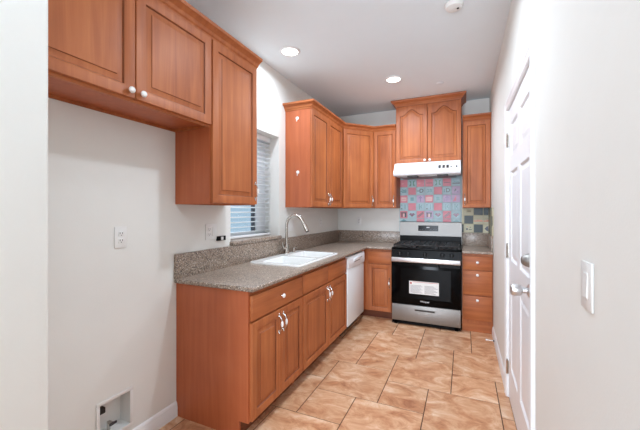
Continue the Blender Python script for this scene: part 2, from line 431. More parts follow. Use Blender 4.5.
def pull(parent, x, z, y, h=0.11):
    """vertical bow handle: chrome ends, white ceramic middle"""
    b = MB()
    k = h / 2
    path = []; rad = []
    for i in range(13):
        q = -1 + 2 * i / 12; path.append((x, y - 0.002 - 0.026 * (1 - q ** 2) ** 0.7, z + k * q)); rad.append(0.0038 + 0.0012 * abs(q))
    b.tube(path, rad, 'chrome', 10)
    for e in (-1, 1):
        b.lathe([(0, 0), (0.008, 0), (0.0075, 0.004), (0.0045, 0.008), (0, 0.009)], (x, y, z + e * (k - 0.003)), '-y', 'chrome', 14)
        b.lathe([(0, 0), (0.002, 0.0), (0.0055, 0.006), (0.003, 0.013), (0, 0.014)], (x, y - 0.004, z + e * (k + 0.003)), 'z' if e > 0 else '-z', 'chrome', 10)
    b.lathe([(0.0, -0.02), (0.005, -0.019), (0.0085, -0.010), (0.0095, 0.0), (0.0085, 0.010), (0.005, 0.019), (0, 0.02)], (x, y - 0.0275, z), 'z', 'knobw', 14)
    return b.build('handle', parent, 50)
def add_door(root, x, z, w, h, y, knob_at=None, pull_at=None, arch=0, flat=False, name='door', m='wood_v', stile=0.056, parts=True):
    d = panel_mb(w, h, 0.02, arch, stile, flat, m).xf(Matrix.Translation((x, y, z))).build(name, root, 32)
    if knob_at: knob(d, knob_at[0], knob_at[1], y - 0.02)
    if pull_at: pull(d, pull_at[0], pull_at[1], y - 0.02)
    return d
def carcass(w, dep, z0, z1, kick=0.0, recess=0.018, veneer=None, bot=True):
    b = MB(); t = 0.016
    side = veneer or 'wood_v'
    b.box(0, t, -dep, 0, z0, z1, side); b.box(w - t, w, -dep, 0, z0, z1, side)
    b.box(t, w - t, -dep, 0, z1 - t, z1, 'wood_v'); b.box(t, w - t, -0.006, 0, z0, z1 - t, 'wood_v')
    b.box(t, w - t, -dep + 0.018, -0.006, z0 + recess, z0 + recess + t, 'veneer')
    # face frame
    f = 0.032
    b.box(t, t + f, -dep, -dep + 0.018, z0, z1 - t, 'wood_v'); b.box(w - t - f, w - t, -dep, -dep + 0.018, z0, z1 - t, 'wood_v')
    b.box(t + f, w - t - f, -dep, -dep + 0.018, z0, z0 + 0.04, 'wood_h'); b.box(t + f, w - t - f, -dep, -dep + 0.018, z1 - t - 0.04, z1 - t, 'wood_h')
    return b
UD = 0.295   # upper carcass depth

# upper cabinets: near pair
LW = PI / 2
r = empty('upper_cabinet', (0.002, -4.074, 1.886), LW, 'short wide two-door upper cabinet with white knobs above the empty fridge alcove', 'cabinet')
w = 1.024; h = 2.46 - 1.886
carcass(w, UD, 0, h).build('body', r, 0)
dw_ = w / 2 - 0.006
for k in (0, 1):
    x = 0.004 + k * (w / 2 - 0.001)
    add_door(r, x, 0.014, dw_, h - 0.034, -UD, knob_at=((x + dw_ - 0.028) if k == 0 else (x + 0.028), 0.045))
r = empty('upper_cabinet', (0.002, -3.048, 1.408), LW, 'tall narrow single-door upper cabinet hanging left of the window', 'cabinet')
w = 0.482; h = 2.46 - 1.408
carcass(w, UD, 0, h, veneer='veneer').build('body', r, 0)
add_door(r, 0.006, 0.006, w - 0.010, h - 0.026, -UD, pull_at=(w - 0.030, 0.105))

# crown moulding profile: (out from cabinet front, height)
CR = [(-0.012, 0.0), (0.002, 0.0), (0.006, 0.012), (0.014, 0.018), (0.022, 0.034), (0.040, 0.048), (0.052, 0.054), (0.055, 0.062), (0.055, 0.072), (-0.012, 0.072)]
def crown(path, z0, name, parent=None, loc=(0, 0, 0), scale=1.0):
    """sweep CR along a 2-D polyline (world/local xy); outward normal is to the right of travel"""
    b = MB(); bm = b.bm; mi = b.mi('wood_h'); n = len(path)
    P = [Vector(p) for p in path]; rings = []
    for k in range(n):
        def nr(a, c):
            t = (c - a).normalized(); return Vector((t.y, -t.x))
        if k == 0: m_ = nr(P[0], P[1])
        elif k == n - 1: m_ = nr(P[-2], P[-1])
        else:
            n1, n2 = nr(P[k - 1], P[k]), nr(P[k], P[k + 1]); m_ = (n1 + n2) / (1 + n1.dot(n2))
        rings.append([bm.verts.new((P[k].x + m_.x * u * scale - loc[0], P[k].y + m_.y * u * scale - loc[1], z0 + v - loc[2])) for u, v in CR])
    q = len(CR)
    for a, c in zip(rings, rings[1:]):
        for j in range(q): bm.faces.new((a[j], a[(j + 1) % q], c[(j + 1) % q], c[j])).material_index = mi
    bm.faces.new(rings[0][::-1]).material_index = mi; bm.faces.new(rings[-1]).material_index = mi
    return b.build(name, parent, 25)
UF = UD + 0.02
o = crown([(0.311, -2.567), (0.311, -4.074)][::-1], 2.437, 'crown_molding')
tag(o, 'long wooden crown molding along the tops of the two nearest upper cabinets', 'molding')

# ---------------------------------------------------------------- far upper cabinets
UB, UT = 1.405, 2.455
r = empty('upper_cabinet', (0.002, -1.60, UB), LW, 'two-door upper cabinet on the left wall right of the window, white hooks on its side', 'cabinet')
w = 0.935; h = UT - UB
carcass(w, UD, 0, h, veneer='veneer').build('body', r, 0)
dd = w / 2 - 0.006
for k in (0, 1):
    x = 0.004 + k * (w / 2 - 0.001)
    add_door(r, x, 0.006, dd, h - 0.03, -UD, pull_at=((x + dd - 0.026) if k == 0 else (x + 0.026), 0.095))
# diagonal corner cabinet: pentagon body
r = empty('corner_cabinet', (0.0, 0.0, UB), 0, 'diagonal single-door upper cabinet filling the far left corner', 'cabinet')
cy_, cx_ = -0.662, 0.632
P1 = Vector((UF - 0.012, cy_)); P2 = Vector((cx_, -UF + 0.012))
b = MB(); b.prism([(0.002, -0.002), (0.002, cy_), (P1.x, cy_), (P2.x, P2.y), (cx_, -0.002)], lambda u, v, d: (u, v, d), 0, h, 'wood_v'); b.build('body', r, 0)
ang = math.atan2(P2.y - P1.y, P2.x - P1.x); dl = (P2 - P1).length
d = panel_mb(dl - 0.028, h - 0.03, 0.02).xf(Matrix.Translation((P1.x, P1.y, 0.006)) @ Matrix.Rotation(ang, 4, 'Z') @ Matrix.Translation((0.014, -0.0005, 0))).build('door', r, 32)
hp = pull(d, dl - 0.014 - 0.026, 0.095, -0.02); hp.data.transform(Matrix.Translation((P1.x, P1.y, 0.006)) @ Matrix.Rotation(ang, 4, 'Z'))
r = empty('upper_cabinet', (0.634, -0.002, UB), 0, 'single-door upper cabinet on the back wall left of the range hood', 'cabinet')
w = 0.303
carcass(w, UD, 0, h).build('body', r, 0)
add_door(r, 0.006, 0.006, w - 0.012, h - 0.03, -UD, pull_at=(w - 0.032, 0.095), stile=0.05)
o = crown([(0.0, -1.603), (0.311, -1.603), (0.311, cy_ - 0.006), (cx_ + 0.004, -0.311), (0.937, -0.311)], 2.432, 'crown_molding')
tag(o, 'wooden crown molding turning the corner over the far left upper cabinets', 'molding')
# hood cabinet
HL, HR = 0.940, 1.726
r = empty('upper_cabinet', (HL, -0.002, 1.978), 0, 'tallest-set upper cabinet with two arched doors directly above the white range hood', 'cabinet')
w = HR - HL; h = 2.725 - 1.978; HDp = 0.335
carcass(w, HDp, 0, h).build('body', r, 0)
dd = w / 2 - 0.006
for k in (0, 1):
    x = 0.004 + k * (w / 2 - 0.001)
    add_door(r, x, 0.006, dd, h - 0.012, -HDp, knob_at=((x + dd - 0.028) if k == 0 else (x + 0.028), 0.03), arch=0.075, stile=0.052)
crown([(HL, 0), (HL, -HDp - 0.016), (HR, -HDp - 0.016), (HR, 0)], 2.722, 'crown', r, (HL, 0, 1.978))
# right upper cabinet
r = empty('upper_cabinet', (1.738, -0.002, UB), 0, 'narrow single-door upper cabinet between the hood cabinet and the right wall', 'cabinet')
w = RW - 0.003 - 1.738; h = 2.470 - UB
carcass(w, UD, 0, h).build('body', r, 0)
add_door(r, 0.006, 0.006, w - 0.014, h - 0.03, -UD, pull_at=(0.026, 0.10), stile=0.05)
crown([(1.738, -0.311), (RW - 0.003, -0.311)], 2.447, 'crown', r, (1.738, 0, UB))

# two little hooks on the side of the far cabinet
def hook(x, z, where):
    o = empty('adhesive_hook', (x, -1.60, z), 0, 'small white adhesive hook on the far left upper cabinet side, ' + where, 'hook', 'white hooks on the cabinet side')
    b = MB(); b.lathe([(0, 0), (0.018, 0), (0.018, 0.003), (0.013, 0.005), (0, 0.006)], (0, 0, 0), '-y', 'plastic', 18); b.build('plate', o)
    b = MB(); b.tube([(0, -0.002, 0.0), (0, -0.006, -0.02), (0, -0.009, -0.034), (0, -0.018, -0.036), (0, -0.021, -0.026)], 0.0026, 'plastic', 8); b.build('prong', o)
hook(0.147, 2.345, 'the upper one'); hook(0.153, 1.775, 'the lower one')

# ---------------------------------------------------------------- base cabinets
BD, BT = 0.583, 0.885      # carcass depth, top
def base_cab(w, kickd=0.07, veneer_left=False):
    b = MB(); t = 0.018
    sd = 'veneer'
    for a in (0, w - t):   # side panels with the notch for the toe kick
        b.prism([(0, 0), (-BD + kickd, 0), (-BD + kickd, 0.10), (-BD, 0.10), (-BD, BT), (0, BT)], lambda u, v, d: (d, u, v), a, a + t, sd)
    b.box(t, w - t, -BD + 0.02, 0, 0.10, 0.118, 'veneer'); b.box(t, w - t, -0.008, 0, 0.118, BT, 'veneer')
    f = 0.036
    b.box(t, t + f - 0.01, -BD, -BD + 0.02, 0.10, BT, 'wood_v'); b.box(w - t - f + 0.01, w - t, -BD, -BD + 0.02, 0.10, BT, 'wood_v')
    b.box(t + f - 0.01, w - t - f + 0.01, -BD, -BD + 0.02, 0.10, 0.135, 'wood_h'); b.box(t + f - 0.01, w - t - f + 0.01, -BD, -BD + 0.02, BT - 0.035, BT, 'wood_h')
    b.box(t + f - 0.01, w - t - f + 0.01, -BD, -BD + 0.02, 0.680, 0.715, 'wood_h')
    return b
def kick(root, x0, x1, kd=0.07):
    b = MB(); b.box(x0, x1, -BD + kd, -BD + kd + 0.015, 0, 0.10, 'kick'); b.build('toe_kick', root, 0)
YC0, YC1, YC2 = -3.040, -2.362, -1.328
r = empty('base_cabinet', (0.002, YC0, 0), LW, 'nearest base cabinet with one wide drawer over two doors, reddish end panel showing', 'cabinet')
w = YC1 - YC0
base_cab(w).build('body', r, 0); kick(r, 0.018, w - 0.018)
dr = add_door(r, 0.012, 0.706, w - 0.018, 0.150, -BD, flat=True, name='drawer', m='wood_h', knob_at=(w * 0.52, 0.782))
dd = (w - 0.024) / 2
for k in (0, 1):
    x = 0.012 + k * (dd + 0.004)
    add_door(r, x, 0.108, dd, 0.585, -BD, pull_at=((x + dd - 0.026) if k == 0 else (x + 0.026), 0.60))
r = empty('base_cabinet', (0.002, YC1, 0), LW, 'sink base cabinet with two false drawer fronts over two doors', 'cabinet')
w = YC2 - YC1
base_cab(w).build('body', r, 0); kick(r, 0.018, w - 0.018)
dd = (w - 0.02) / 2
for k in (0, 1):
    x = 0.006 + k * (dd + 0.004)
    add_door(r, x, 0.706, dd, 0.150, -BD, flat=True, name='drawer_front', m='wood_h')
    add_door(r, x, 0.108, dd, 0.585, -BD, pull_at=((x + dd - 0.026) if k == 0 else (x + 0.026), 0.60))
# blind corner base cabinet (door faces the room)
BX0, BX1 = 0.0, 0.940
r = empty('base_cabinet', (0.0, -0.002, 0), 0, 'corner base cabinet with one drawer over one door, between dishwasher and range', 'cabinet')
b = MB()
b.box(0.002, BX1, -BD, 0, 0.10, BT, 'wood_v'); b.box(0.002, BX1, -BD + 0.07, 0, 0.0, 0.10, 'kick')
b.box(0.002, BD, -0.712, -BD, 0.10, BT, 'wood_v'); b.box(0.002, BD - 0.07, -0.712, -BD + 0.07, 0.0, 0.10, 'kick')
b.build('body', r, 0)
add_door(r, 0.640, 0.706, 0.294, 0.150, -BD, flat=True, name='drawer', m='wood_h')
add_door(r, 0.640, 0.108, 0.294, 0.585, -BD, pull_at=(0.640 + 0.294 - 0.026, 0.47), stile=0.052)
# drawer base right of the range
r = empty('drawer_cabinet', (1.736, -0.002, 0), 0, 'narrow base cabinet of three drawers with white knobs right of the range', 'cabinet')
w = RW - 0.003 - 1.736
b = MB(); b.box(0, w, -BD, 0, 0.10, BT, 'wood_v'); b.box(0, w, -BD + 0.012, 0, 0, 0.10, 'wood_h'); b.build('body', r, 0)
for z0, z1 in ((0.706, 0.856), (0.424, 0.694), (0.138, 0.412)):
    add_door(r, 0.010, z0, w - 0.022, z1 - z0, -BD, flat=True, name='drawer', m='wood_h', knob_at=(w / 2, (z1 - 0.045) if z1 < 0.8 else 0.79))

# ---------------------------------------------------------------- countertop
CD, CT0, CT1 = 0.628, 0.887, 0.914
def slab(cells, z0, z1):
    b = MB(); mi = b.mi('granite'); bm = b.bm
    for x0, x1, y0, y1 in cells:
        bm.faces.new([bm.verts.new((x, y, z1)) for x, y in ((x0, y0), (x1, y0), (x1, y1), (x0, y1))]).material_index = mi
    bmesh.ops.remove_doubles(bm, verts=bm.verts[:], dist=1e-4)
    top = bm.faces[:]
    rr = bmesh.ops.extrude_face_region(bm, geom=top)
    vs = [g for g in rr['geom'] if isinstance(g, bmesh.types.BMVert)]
    bmesh.ops.translate(bm, vec=(0, 0, z0 - z1), verts=vs)
    return b
def bevel_mod(o, wdt=0.008, seg=3):
    m = o.modifiers.new('edge_rounding', 'BEVEL'); m.width = wdt; m.segments = seg; m.limit_method = 'ANGLE'; m.angle_limit = math.radians(50)
SX0, SX1, SY0, SY1 = 0.065, 0.530, -2.300, -1.445     # sink cut-out
ys = [-3.058, SY0, SY1, -CD, 0.0]; xs = [0.0, SX0, SX1, CD]
cells = []
for i in range(3):
    for j in range(4):
        if i == 1 and j == 1: continue
        cells.append((xs[i], xs[i + 1], ys[j], ys[j + 1]))
cells.append((CD, 0.940, -CD, 0.0))
ct = empty('countertop', (0.002, -0.002, CT0), 0, 'long L-shaped speckled granite countertop holding the white sink', 'countertop')
b = slab(cells, 0, CT1 - CT0); o = b.build('slab', ct, 35); bevel_mod(o)
b = MB(); b.box(0.0, 0.02, -3.058, -0.02, CT1 - CT0, 1.078 - CT0, 'granite', bev=0.0015); b.box(0.0, 0.940, -0.02, 0.0, CT1 - CT0, 1.078 - CT0, 'granite', bev=0.0015)
b.build('backsplash', ct)
ct2 = empty('countertop', (1.735, -0.002, CT0), 0, 'short piece of speckled granite countertop right of the range', 'countertop')
b = slab([(0, RW - 0.002 - 1.735, -CD, 0)], 0, CT1 - CT0); o = b.build('slab', ct2, 35); bevel_mod(o)
w = RW - 0.002 - 1.735
b = MB(); b.box(0, w, -0.02, 0, CT1 - CT0, 1.085 - CT0, 'granite', bev=0.003); b.box(w - 0.018, w, -CD + 0.05, -0.02, CT1 - CT0, 1.085 - CT0, 'granite', bev=0.003); b.build('backsplash', ct2)
b = MB(); b.box(-0.17, 0.032, WIN[0] - 0.012, WIN[1] + 0.008, 0.0, 0.035, 'granite', bev=0.009, seg=3)
b.xf(Matrix.Translation((0, 0, 0)))
o = b.build('window_sill', loc=(0, 0, 1.0795)); tag(o, 'thick rounded granite sill under the kitchen window', 'window sill')

# ---------------------------------------------------------------- sink
def make_sink():
    root = empty('kitchen_sink', (0.298, -1.872, CT1), 0, 'white double-bowl drop-in sink set into the granite countertop under the window', 'sink')
    b = MB(); bm = b.bm; mi = b.mi('porcelain')
    L_, D_ = 0.448, 0.250      # half length (y), half depth (x)
    def ring(cx, cy, hx, hy, rr, z, n=6):
        vs = []
        for (sx, sy, a0) in ((1, -1, -PI / 2), (1, 1, 0), (-1, 1, PI / 2), (-1, -1, PI)):
            for k in range(n + 1):
                a = a0 + (PI / 2) * k / n
                vs.append(bm.verts.new((cx + sx * (hx - rr) + rr * math.cos(a), cy + sy * (hy - rr) + rr * math.sin(a), z)))
        return vs
    def bridge(a, c):
        n = len(a)
        for j in range(n): bm.faces.new((a[j], a[(j + 1) % n], c[(j + 1) % n], c[j])).material_index = mi
    o1 = ring(0, 0, D_, L_, 0.035, 0.0); o2 = ring(0, 0, D_ - 0.001, L_ - 0.001, 0.035, 0.006); o3 = ring(0, 0, D_ - 0.008, L_ - 0.008, 0.03, 0.013)
    bridge(o1, o2); bridge(o2, o3)
    outer = o3; holes = []
    for cy in (-0.215, 0.215):
        cx = 0.035; hx, hy = 0.185, 0.190
        if cy > 0: pass
        rs = [ring(cx, cy, hx, hy, 0.045, 0.013), ring(cx, cy, hx - 0.006, hy - 0.006, 0.042, 0.006), ring(cx, cy, hx - 0.012, hy - 0.012, 0.045, -0.10), ring(cx, cy, hx - 0.04, hy - 0.04, 0.05, -0.16), ring(cx, cy, 0.03, 0.03, 0.028, -0.166)]
        for a, c in zip(rs, rs[1:]): bridge(a, c)
        bm.faces.new(rs[-1]).material_index = mi
        holes.append(rs[0])
    es = []
    for lp in [outer] + holes:
        n = len(lp)
        for j in range(n):
            e = bm.edges.get((lp[j], lp[(j + 1) % n])) or bm.edges.new((lp[j], lp[(j + 1) % n])); es.append(e)
    rr = bmesh.ops.triangle_fill(bm, edges=es, use_beauty=True)
    for g in rr['geom']:
        if isinstance(g, bmesh.types.BMFace): g.material_index = mi
    b.build('basin', root, 40)
    for cy in (-0.215, 0.215):
        b = MB(); b.lathe([(0.0, 0.0), (0.018, 0.0), (0.024, 0.002), (0.038, 0.004), (0.040, 0.002), (0.040, 0)], (0.035, cy, -0.166), 'z', 'steel', 24); b.build('drain', root)
make_sink()
# faucet
f = empty('kitchen_faucet', (0.082, -1.715, CT1 + 0.0132), 0, 'brushed nickel pull-down gooseneck faucet behind the sink', 'faucet')
b = MB(); b.lathe([(0.0, 0), (0.031, 0), (0.031, 0.006), (0.025, 0.012), (0.023, 0.03), (0.025, 0.085), (0.020, 0.100), (0, 0.105)], m='nickel'); b.build('base', f)
dx, dy = 0.955, 0.297; R_ = 0.088
path = [(0, 0, 0.09), (0, 0, 0.18), (0, 0, 0.285)]
for k in range(1, 14):
    a = PI - k * (PI * 0.86) / 13
    path.append(((R_ + R_ * math.cos(a)) * dx, (R_ + R_ * math.cos(a)) * dy, 0.285 + R_ * 1.25 * math.sin(a)))
b = MB(); b.tube(path, 0.0150, 'nickel', 14); b.build('gooseneck', f, 50)
e = Vector(path[-1]); g = (Vector((dx * 0.50, dy * 0.50, -1.0))).normalized()
b = MB(); b.tube([e - g * 0.006, e + g * 0.012, e + g * 0.07, e + g * 0.110], [0.0155, 0.0175, 0.021, 0.0195], 'nickel', 16)
sh = b.build('spray_head', f, 50)
b = MB(); b.tube([e + g * 0.109, e + g * 0.122], [0.0195, 0.015], 'dkgrey', 16); b.build('nozzle', sh)
b = MB(); b.tube([(0, -0.018, 0.062), (-0.004, -0.048, 0.064), (-0.004, -0.060, 0.066)], [0.016, 0.015, 0.012], 'nickel', 12)
b.tube([(-0.004, -0.052, 0.066), (-0.006, -0.066, 0.095), (-0.008, -0.076, 0.125)], [0.010, 0.0075, 0.008], 'nickel', 10); b.build('lever', f, 50)
s_ = empty('soap_dispenser', (0.085, -1.565, CT1 + 0.0132), 0, 'small nickel soap pump on the sink deck right of the faucet', 'soap dispenser')
b = MB(); b.lathe([(0, 0), (0.016, 0), (0.016, 0.004), (0.010, 0.008), (0.009, 0.03), (0.012, 0.034), (0.012, 0.048), (0, 0.05)], m='nickel'); b.build('pump', s_)
b = MB(); b.tube([(0, 0, 0.044), (0.02, 0, 0.05), (0.04, 0.0, 0.044)], 0.004, 'nickel', 8); b.build('spout', s_)

# ---------------------------------------------------------------- dishwasher
d = empty('dishwasher', (0.002, -1.324, 0), LW, 'white built-in dishwasher between the sink cabinet and the corner', 'dishwasher')
w = 0.604
b = MB(); b.box(0.002, w, -0.57, -0.03, 0.115, 0.868, 'appl'); b.build('body', d)
b = MB(); b.box(0.002, w, -0.612, -0.57, 0.115, 0.735, 'appl', bev=0.006); b.build('door', d)
b = MB()
b.prism([(-0.57, 0.738), (-0.618, 0.738), (-0.622, 0.77), (-0.620, 0.85), (-0.612, 0.866), (-0.57, 0.866)], lambda u, v, dd_: (dd_, u, v), 0.004, w, 'appl')
cp = b.build('control_panel', d)
b = MB(); b.box(w / 2 - 0.13, w / 2 + 0.13, -0.634, -0.619, 0.80, 0.835, 'appl', bev=0.006); b.build('handle', cp)
b = MB(); b.box(w / 2 - 0.11, w / 2 + 0.11, -0.6215, -0.6195, 0.79, 0.799, 'dkgrey'); b.box(w / 2 + 0.16, w / 2 + 0.2, -0.6225, -0.6195, 0.81, 0.818, 'print'); b.build('button_strip', cp)
b = MB(); b.box(0.01, w - 0.006, -0.52, -0.50, 0.0, 0.114, 'slot'); b.build('kick_plate', d)

# ---------------------------------------------------------------- range
RX0, RX1 = 0.946, 1.728
rg = empty('gas_range', (RX0, 0, 0), 0, 'freestanding stainless and black gas range under the white hood', 'range')
w = RX1 - RX0; FY = -0.628
b = MB(); b.box(0.003, w - 0.003, FY, -0.03, 0.03, 0.905, 'black', bev=0.003); b.build('body', rg)
# cooktop
b = MB(); b.box(0, w, FY - 0.02, -0.075, 0.900, 0.924, 'black', bev=0.006); ck = b.build('cooktop', rg)
for (bx, by_) in ((0.19, -0.22), (0.19, -0.50), (w / 2, -0.36), (w - 0.19, -0.22), (w - 0.19, -0.50)):
    b = MB(); b.lathe([(0, 0), (0.045, 0), (0.042, 0.01), (0.03, 0.012), (0.03, 0.016), (0, 0.018)], (bx, by_, 0.924), 'z', 'castiron', 20); b.build('burner', ck)
for gx0, gx1 in ((0.02, w / 3 + 0.005), (w / 3 + 0.009, 2 * w / 3 - 0.009), (2 * w / 3 - 0.005, w - 0.02)):
    b = MB(); zt = 0.962; t = 0.006
    for yy in (-0.645 + 0.015, -0.36, -0.09): b.box(gx0, gx1, yy - t, yy + t, zt - 0.014, zt, 'castiron', bev=0.002)
    for q in (0.0, 0.33, 0.67, 1.0):
        xx = gx0 + t + (gx1 - gx0 - 2 * t) * q; b.box(xx - t, xx + t, -0.63, -0.09, zt - 0.014, zt, 'castiron', bev=0.002)
    for yy in (-0.50, -0.22): b.box(gx0, gx1, yy - t, yy + t, zt - 0.012, zt, 'castiron', bev=0.002)
    for xx in (gx0 + t, gx1 - t):
        for yy in (-0.628, -0.09): b.box(xx - t, xx + t, yy - t, yy + t, 0.924, zt - 0.01, 'castiron')
    b.build('grate', rg)
# backguard
b = MB(); b.prism([(-0.03, 0.90), (-0.03, 1.215), (-0.075, 1.222), (-0.085, 1.215), (-0.095, 1.045), (-0.095, 1.035), (-0.075, 1.03), (-0.075, 0.90)], lambda u, v, d_: (d_, u, v), 0.0, w, 'steel')
bg = b.build('backguard', rg, 30)
b = MB(); b.box(0.002, w - 0.004, -0.092, -0.076, 0.924, 1.032, 'black'); b.build('rear_vent', rg)
b = MB(); fn = lambda u, v: (-0.085 - 0.010 * (1.215 - v) / 0.17)
b.prism([(fn(0, 1.10) - 0.004, 1.098), (fn(0, 1.10) + 0.01, 1.098), (fn(0, 1.17) + 0.01, 1.172), (fn(0, 1.17) - 0.004, 1.172)], lambda u, v, d_: (d_, u, v), 0.245, 0.50, 'blackglass'); dp = b.build('display', bg)
b = MB(); zf = -0.0965
b.box(0.352, 0.392, -0.1005, -0.092, 1.140, 1.154, 'silverprint')
for k in range(7):
    if k == 0: b.build('clock_digits', dp, 0)
    if k != 3: b = MB(); b.box(0.262 + k * 0.034, 0.276 + k * 0.034, -0.1005, -0.094, 1.118, 1.123, 'print'); b.build('button', dp, 0)
# control panel with knobs
b = MB(); b.prism([(FY, 0.80), (FY - 0.034, 0.81), (FY - 0.020, 0.90), (FY, 0.90)], lambda u, v, d_: (d_, u, v), 0.0, w, 'black'); cp = b.build('control_panel', rg, 30)
for kx in (0.10, 0.20, w / 2, w - 0.20, w - 0.10):
    b = MB(); b.lathe([(0, 0), (0.024, 0), (0.022, 0.012), (0.019, 0.022), (0, 0.024)], (kx, FY - 0.027, 0.855), '-y', 'black', 20)
    b.box(kx - 0.004, kx + 0.004, FY - 0.060, FY - 0.048, 0.835, 0.877, 'dkgrey', bev=0.002); b.build('knob', cp, 40)
# oven door
b = MB(); b.box(0.002, w - 0.004, FY - 0.038, FY, 0.252, 0.798, 'blackglass', bev=0.004); od = b.build('oven_door', rg)
b = MB(); b.box(0.012, w - 0.012, FY - 0.0395, FY - 0.036, 0.715, 0.796, 'blackglass'); b.build('door_trim', od, 0)
b = MB(); b.box(0.006, w - 0.006, FY - 0.082, FY - 0.060, 0.757, 0.812, 'steel_bright', bev=0.009, seg=3)
for xx in (0.03, w - 0.06): b.box(xx, xx + 0.03, FY - 0.064, FY - 0.036, 0.765, 0.79, 'steel')
b.build('handle', od)
b = MB(); b.box(0.11, w - 0.11, FY - 0.0388, FY - 0.0375, 0.33, 0.68, 'blackglass'); b.build('oven_window', od, 0)
YP = FY - 0.0386
b = MB(); b.box(0.212, 0.545, YP - 0.0016, YP - 0.0004, 0.385, 0.535, 'paper')
b.box(0.222, 0.242, YP - 0.0022, YP - 0.0014, 0.500, 0.520, 'redprint'); b.box(0.25, 0.535, YP - 0.0022, YP - 0.0014, 0.524, 0.528, 'redprint')
for k in range(8):
    z = 0.400 + k * 0.012
    b.box(0.225, 0.365 - 0.015 * (k % 3), YP - 0.0022, YP - 0.0014, z, z + 0.0035, 'print'); b.box(0.385, 0.530 - 0.02 * ((k + 1) % 3), YP - 0.0022, YP - 0.0014, z, z + 0.0035, 'print')
o = b.build('instruction_sheet', od, 0); o['label'] = 'white printed sheet stuck to the oven glass'
b = MB(); b.text('Whirlpool', 0.024, lambda u, v, d_: (0.388 + u, YP - d_, 0.300 + v), 'silverprint', bold=0.0006); b.build('logo', od, 0)
# hanging tag at the handle
b = MB(); b.tube([(0.545, FY - 0.058, 0.755), (0.548, FY - 0.052, 0.71), (0.556, FY - 0.046, 0.695)], 0.004, 'black', 8); b.build('tie', od)
# storage drawer
b = MB(); b.box(0.006, w - 0.006, FY - 0.034, FY, 0.048, 0.245, 'steel', bev=0.005); sd = b.build('storage_drawer', rg)
b = MB(); b.box(0.275, 0.50, FY - 0.0355, FY - 0.032, 0.182, 0.200, 'slot'); b.box(0.275, 0.50, FY - 0.042, FY - 0.034, 0.200, 0.206, 'steel', bev=0.002); b.build('finger_slot', sd)
for xx in (0.03, w - 0.07):
    for yy in (FY - 0.02, -0.12):
        b = MB(); b.box(xx, xx + 0.04, yy, yy + 0.05, 0, 0.047 if yy < -0.5 else 0.032, 'black', bev=0.003); b.build('foot', rg)
b = MB(); b.box(0.006, w - 0.006, FY - 0.02, FY - 0.003, 0.012, 0.047, 'black'); b.build('kick_strip', rg)

# ---------------------------------------------------------------- range hood
hd = empty('range_hood', (0.938, -0.015, 1.803), 0, 'white under-cabinet range hood above the gas range', 'range hood')
w = 0.784
b = MB()
b.prism([(0, 0.025), (-0.47, 0.0), (-0.50, 0.006), (-0.510, 0.028), (-0.505, 0.055), (-0.40, 0.172), (0, 0.172)], lambda u, v, d_: (d_, u, v), 0, w, 'appl'); hb = b.build('shell', hd, 25)
bevel_mod(hb, 0.006, 2)
def hoodface(u0, u1, t0, t1, m, b, out=0.002):
    # patch on the sloping front between t=0 (bottom) and t=1 (top)
    A = Vector((-0.505, 0.055)); B = Vector((-0.40, 0.172)); nrm = Vector((-(B - A).y, (B - A).x)).normalized()
    p = A.lerp(B, t0); q = A.lerp(B, t1)
    pts = [(p.x - nrm.x * 0.002, p.y - nrm.y * 0.002), (q.x - nrm.x * 0.002, q.y - nrm.y * 0.002), (q.x + nrm.x * out, q.y + nrm.y * out), (p.x + nrm.x * out, p.y + nrm.y * out)]
    b.prism(pts, lambda u, v, d_: (d_, u, v), u0, u1, m)
for k in range(3):
    b = MB(); hoodface(0.535 + 0.045 * k, 0.562 + 0.045 * k, 0.18, 0.52, 'dkgrey', b, 0.004); b.build('rocker_switch', hb, 0)
b = MB(); hoodface(0.672, 0.684, 0.22, 0.36, 'dkgrey', b, 0.003); b.build('indicator', hb, 0); b = MB(); hoodface(0.73, 0.745, 0.22, 0.38, 'dkgrey', b, 0.003); b.build('indicator', hb, 0)
for u0 in (0.17, 0.52):
    b = MB(); b.box(u0, u0 + 0.12, -0.485, -0.35, -0.016, 0.004, 'dkgrey', bev=0.002); b.build('lamp_cover', hd)
b = MB(); b.box(0.06, w - 0.06, -0.34, -0.04, 0.0, 0.018, 'steel'); b.build('grease_filter', hd)

